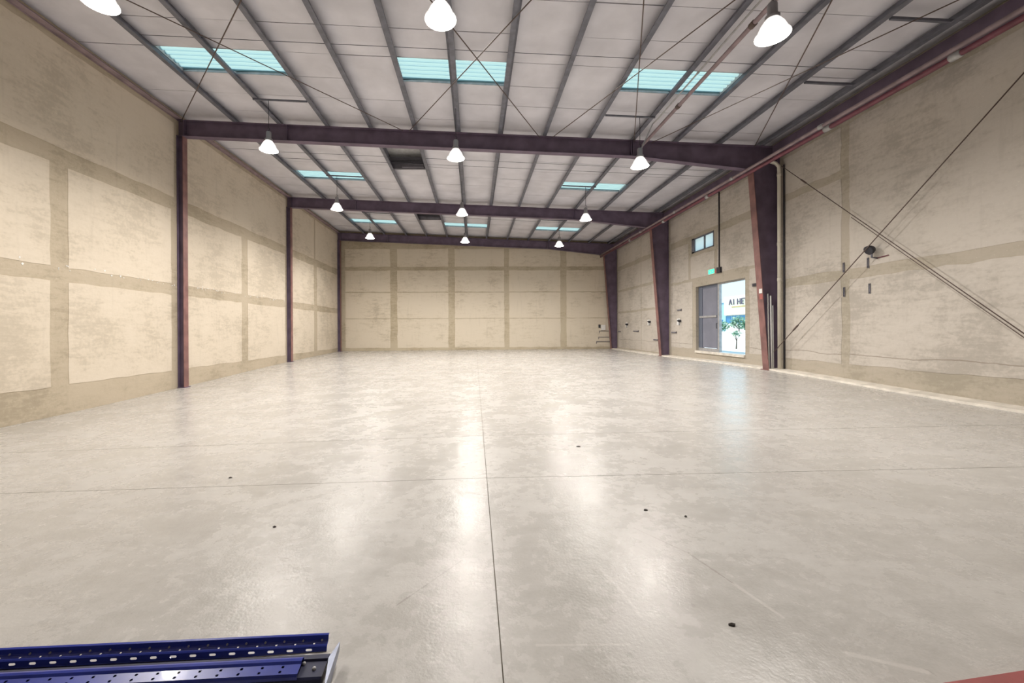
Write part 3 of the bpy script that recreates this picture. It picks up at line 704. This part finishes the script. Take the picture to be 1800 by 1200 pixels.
# ------------------------------------------------------------------ racking steel, bottom left
def local_frame(p, ang):
    return Vector(p), Vector((math.cos(ang), math.sin(ang), 0)), Vector((-math.sin(ang), math.cos(ang), 0))
def holed_strip(m, a, b, o, ux, uy, length, holes, hl, h0, h1):
    """a flat strip between profile points a and b (y, z), with holes at the given distances; hole spans fractions h0..h1 of the strip"""
    P = lambda s, f: tuple(o+ux*s+uy*(a[0]+(b[0]-a[0])*f)+Vector((0, 0, a[1]+(b[1]-a[1])*f)))
    m.quad([P(0, 0), P(length, 0), P(length, h0), P(0, h0)]); m.quad([P(0, h1), P(length, h1), P(length, 1), P(0, 1)])
    s = 0
    for h in holes:
        m.quad([P(s, h0), P(h-hl/2, h0), P(h-hl/2, h1), P(s, h1)])
        c = .3                                     # rounded ends: corner fillets
        for sg in (-1, 1):
            e = h+sg*hl/2; i_ = h+sg*hl/2*(1-c)
            m.quad([P(e, h0), P(i_, h0), P(e, h0+(h1-h0)*.3)]); m.quad([P(e, h1), P(i_, h1), P(e, h1-(h1-h0)*.3)])
        s = h+hl/2
    m.quad([P(s, h0), P(length, h0), P(length, h1), P(s, h1)])
def solid(o, t=.002):
    md = o.modifiers.new('thickness', 'SOLIDIFY'); md.thickness = t; md.offset = 0; return o
def plain_strip(m, a, b, o, ux, uy, length):
    P = lambda s, f: tuple(o+ux*s+uy*(a[0]+(b[0]-a[0])*f)+Vector((0, 0, a[1]+(b[1]-a[1])*f)))
    m.quad([P(0, 0), P(length, 0), P(length, 1), P(0, 1)])

# A: rear upright, slotted face towards the camera
angA = .044
L_A = 2.1
endA = Vector((-.728, 2.0, 0))
oA, ux, uy = local_frame(endA - Vector((math.cos(angA), math.sin(angA), 0))*L_A, angA)
zA = fz(-1.4, 1.95)+.004
oA.z = zA
tA = thing('racking_upright', 'blue perforated racking upright lying at the back, row of pale slots', 'racking upright', oA, 'blue racking uprights')
R0 = Vector((0, 0, 0))
pA = [(a*.78, b*.76) for a, b in [(-.004, .0), (0, .004), (.009, .034), (.016, .040), (.034, .046), (.040, .054), (.046, .080), (.058, .083), (.060, .078)]]
holesA = [L_A-.085-.0905*k for k in range(17)]
holesA = sorted(holesA + [L_A-.085-.0905*16-.115-.0905*k for k in range(1)])
mA = MB()
for a, b in zip(pA, pA[1:]):
    if (a, b) == (pA[1], pA[2]): holed_strip(mA, a, b, R0, ux, uy, L_A, holesA, .031, .30, .72)
    elif (a, b) == (pA[3], pA[4]): holed_strip(mA, a, b, R0, ux, uy, L_A, [h+.02 for h in holesA if h < L_A-.05], .009, .25, .75)
    else: plain_strip(mA, a, b, R0, ux, uy, L_A)
solid(mA.build('slotted_section', M_BLUEW, tA))
part('return_flange', M_NAVY, tA, lambda m: [plain_strip(m, a, b, R0, ux, uy, L_A-.0) for a, b in ((pA[-2], pA[-1]), ((-.003, 0), (-.03, .002)))])
mm = MB()
for k, h in enumerate(holesA):
    c = ux*(h+.055)+uy*.030+Vector((0, 0, .042)); mm.tube([c-uy*.004, c+uy*.003], .005, 6)
mm.build('punched_tabs', M_GALVL, tA)['kind'] = 'stuff'

# C: lower navy channel carrying the front upright, with foot plate
angC = .047
L_C = 2.1
endC = Vector((-.68, 1.895, 0))
oC, ux, uy = local_frame(endC - Vector((math.cos(angC), math.sin(angC), 0))*L_C, angC)
oC.z = fz(-1.4, 1.85)+.004
tC = thing('racking_channel', 'dark navy racking channel under the front upright, with bolted foot plate', 'racking channel', oC)
pC = [(.045, .0), (.035, .004), (.032, .050), (.026, .056), (.010, .057), (.006, .066), (-.012, .066), (-.018, .058), (-.10, .056), (-.108, .050), (-.112, .004), (-.13, 0)]
mC = MB()
for a, b in zip(pC, pC[1:]): plain_strip(mC, a, b, R0, ux, uy, L_C)
solid(mC.build('channel', M_NAVY, tC))
for s_, y_ in ((.045, -.06), (.10, -.03)):
    c = ux*(L_C-s_)+uy*y_+Vector((0, 0, .058)); part('bolt', M_GALVL, tC, lambda m: m.lathe([(.0001, .010), (.007, .009), (.009, .004), (.009, 0)], 6, c))
def foot(m):
    q = [(-.662, 1.861, .07), (-.645, 1.950, .07), (-.647, 1.946, .03), (-.638, 1.797, .0), (-.630, 1.72, .0), (-.630, 1.72, .066)]
    q = [Vector(p)-oC for p in q]; n = Vector((.006, 0, .001))
    m.quad(q); m.quad([p-n for p in q])
    for k in range(len(q)): m.quad([q[k], q[(k+1) % len(q)], q[(k+1) % len(q)]-n, q[k]-n])
part('foot_plate', M_PLATE, tC, foot)
for y_, z_ in ((.045, .055), (-.06, .035)):
    c = ux*(L_C+.026)+uy*(y_-.03)+Vector((0, 0, z_-.005)); part('plate_bolt', M_DARK, tC, lambda m: m.tube([c-ux*.004, c+ux*.006], .007, 8))

# B: front upright resting on the channel
L_B = 2.0
endB = Vector((-.782, 1.842, 0))
oB, ux, uy = local_frame(endB - Vector((math.cos(angC), math.sin(angC), 0))*L_B, angC)
oB.z = oC.z+.066
tB = thing('racking_upright', 'blue perforated racking upright in front, ridge bright, paired holes', 'racking upright', oB, 'blue racking uprights')
pB = [(.034, .0), (.030, .012), (.024, .020), (.014, .023), (.004, .020), (-.004, .012), (-.05, .006), (-.056, -.002), (-.062, -.05), (-.066, -.062)]
holesB = [L_B-.075-.0885*k for k in range(22)]
mB_ = MB()
for a, b in zip(pB, pB[1:]):
    if (a, b) == (pB[5], pB[6]):
        mid = tuple((p+q)/2 for p, q in zip(a, b))
        holed_strip(mB_, a, mid, R0, ux, uy, L_B, sorted(holesB), .012, .25, .70)
        holed_strip(mB_, mid, b, R0, ux, uy, L_B, sorted(h-.004 for h in holesB), .012, .25, .70)
    elif (a, b) == (pB[7], pB[8]): holed_strip(mB_, a, b, R0, ux, uy, L_B, sorted(h-.03 for h in holesB), .010, .35, .6)
    else: plain_strip(mB_, a, b, R0, ux, uy, L_B)
solid(mB_.build('perforated_section', M_BLUE, tB))
part('inner_sleeve', M_NAVY, tB, lambda m: plain_strip(m, (.028, .004), (-.055, -.006), R0, ux, uy, L_B-.01))

# red beam, bottom right
t = thing('red_beam', 'red steel beam on the floor at the bottom right corner', 'beam', (2.3, 1.72, fz(2.3, 1.7)))
a = math.atan2(.052, .395)
part('box_section', M_REDBEAM, t, lambda m: m.box(-.75, 1.2, -.06, .0, .002, .05)).rotation_euler.z = a
part('pale_edge', M_KERB, t, lambda m: m.box(-.75, 1.2, .0, .012, .002, .02)).rotation_euler.z = a
part('lock_slot', M_DARK, t, lambda m: m.hexa([(.11, -.035, .049), (.13, -.045, .049), (.135, -.04, .049), (.115, -.03, .049), (.11, -.035, .0515), (.13, -.045, .0515), (.135, -.04, .0515), (.115, -.03, .0515)])).rotation_euler.z = a

# little debris on the slab
def crumb(x, y, sx_, sy_, lb):
    m = MB(); n = 9; z = fz(x, y)
    top = [(x+sx_*math.cos(6.283*k/n)*random.uniform(.5, 1), y+sy_*math.sin(6.283*k/n)*random.uniform(.5, 1), z+random.uniform(.004, .009)) for k in range(n)]
    c = (x, y, z+.014)
    for k in range(n):
        p, q = top[k], top[(k+1) % n]; m.quad([p, q, c]); m.quad([p, q, (q[0], q[1], z), (p[0], p[1], z)])
    tag(m.build('debris', M_STAIN, None), lb, 'debris', 'floor debris')
crumb(1.325, 2.10, .028, .015, 'black crumb on the floor, nearest the camera right of the seam')
crumb(1.44, 3.447, .022, .018, 'black crumb on the floor where the long crack begins')
crumb(1.713, 3.315, .012, .012, 'tiny black crumb right of the one at the crack')
crumb(1.36, 5.367, .03, .025, 'black crumb on the floor just before the cross joint')
crumb(-2.7, 4.55, .02, .02, 'tiny black crumb on the floor left of the centre seam')
crumb(-1.62, 3.32, .016, .012, 'tiny black crumb on the floor far left, before the near joint')

# ------------------------------------------------------------------ outdoors beyond the doorway
M_YARD = mat('yard_concrete', (.62, .60, .55), .9, var=.1, scale=.5)
struct(part('ground', M_YARD, None, lambda m: m.box(XR+.3, 160, -60, 220, -.2, .42)), 'bright yard outside the doorway')
M_WALLW = mat('white_render', (.8, .78, .73), .85); M_CYAN = mat('pale_blue_cladding', (.30, .50, .58), .7, var=.06)
M_CREAM = mat('sign_cream', (.80, .72, .55), .7); M_BAND = mat('blue_glazing', (.05, .20, .38), .3)
M_INK = mat('sign_ink', (.10, .08, .13), .7); M_GOLD = mat('sign_gold', (.45, .33, .12), .6)
t = thing('boundary_wall', 'low white boundary wall outside the doorway', 'wall', (30, 47, .42))
part('wall', M_WALLW, t, lambda m: m.box(0, .25, -22, 22, 0, .66)); part('coping', M_KERB, t, lambda m: m.box(-.05, .3, -22, 22, .66, .74))
t = thing('sign_building', 'cream shop building with a lettered fascia seen through the doorway', 'building', (40, 55, .42))
part('wall', M_WALLW, t, lambda m: m.box(.3, 12, -16, 10.2, 0, 5.9))
part('fascia', M_CREAM, t, lambda m: m.box(0, .3, -16, 10.2, 3.2, 6.1))
part('window_band', M_BAND, t, lambda m: m.box(.22, .3, -16, 10.0, 1.9, 3.1))
for k in range(9): part('mullion', M_CYAN, t, lambda m: m.box(.16, .24, 10-k*1.6, 10.1-k*1.6, 1.9, 3.1))
cu = bpy.data.curves.new('lettering', 'FONT'); cu.body = 'A1 HET'; cu.size = 1.3; cu.extrude = .04; cu.space_character = 1.05
tmp = bpy.data.objects.new('lettering_curve', cu); COL.objects.link(tmp)
me = bpy.data.meshes.new_from_object(tmp.evaluated_get(bpy.context.evaluated_depsgraph_get())); bpy.data.objects.remove(tmp)
me.materials.clear(); me.materials.append(M_INK)
lt = bpy.data.objects.new('lettering', me); COL.objects.link(lt); lt.parent = t
lt.location = (-.05, 8.9, 4.75); lt.rotation_euler = (math.pi/2, 0, -math.pi/2)
part('underline', M_GOLD, t, lambda m: m.box(-.06, 0, 2.0, 8.2, 4.35, 4.5))
t = thing('blue_building', 'pale blue clad building left of the cream shop outside', 'building', (43, 72, .42))
part('wall', M_CYAN, t, lambda m: m.box(0, 14, -5.6, 14, 0, 5.4)); part('parapet', M_BAND, t, lambda m: m.box(-.08, 14, -5.6, 14, 5.4, 5.5))
part('window', M_BAND, t, lambda m: m.box(-.05, .02, -1.6, -.8, 1.8, 2.6))

M_LEAF = mat('tree_leaf', (.20, .36, .22), .7, var=.5, scale=6); M_BARK = mat('bark', (.12, .09, .06), .9)
def tree(name, lb, x, y, h, r, n=260, leaf=.16):
    t = thing(name, lb, 'tree', (x, y, .42))
    part('trunk', M_BARK, t, lambda m: (m.tube([(0, 0, 0), (.03, .02, h*.35), (0, .05, h*.7)], [h*.03, h*.022, h*.01], 7), m.tube([(.02, .02, h*.35), (r*.4, -r*.3, h*.65)], [h*.015, h*.006], 6), m.tube([(.02, .02, h*.4), (-r*.4, r*.4, h*.7)], [h*.015, h*.006], 6)))
    m = MB()
    for k in range(n):
        u = Vector((random.gauss(0, 1), random.gauss(0, 1), random.gauss(0, 1))).normalized()*r*random.uniform(.35, 1)
        c = Vector((0, 0, h*.72))+Vector((u.x, u.y, u.z*.75)); a = Vector((random.uniform(-1, 1), random.uniform(-1, 1), random.uniform(-1, 1))).normalized(); b = a.orthogonal().normalized()
        s = leaf*random.uniform(.6, 1.3); m.quad([c-a*s, c+b*s*.45, c+a*s, c-b*s*.45])
    m.build('foliage', M_LEAF, t)['kind'] = 'stuff'
tree('street_tree', 'green bushy tree before the blue building outside', 33, 54.5, 1.9, 1.1, 300, .2)
tree('street_tree', 'green bushy tree before the cream shop outside', 33.5, 51.5, 2.6, 1.15, 300, .2)
tree('street_tree', 'small green tree outside at the right jamb of the doorway', 33, 49.2, 2.2, 1.0, 260, .2)
tree('sapling', 'thin young sapling standing just outside the doorway', 14.2, 22.05, 1.15, .22, 46, .10)
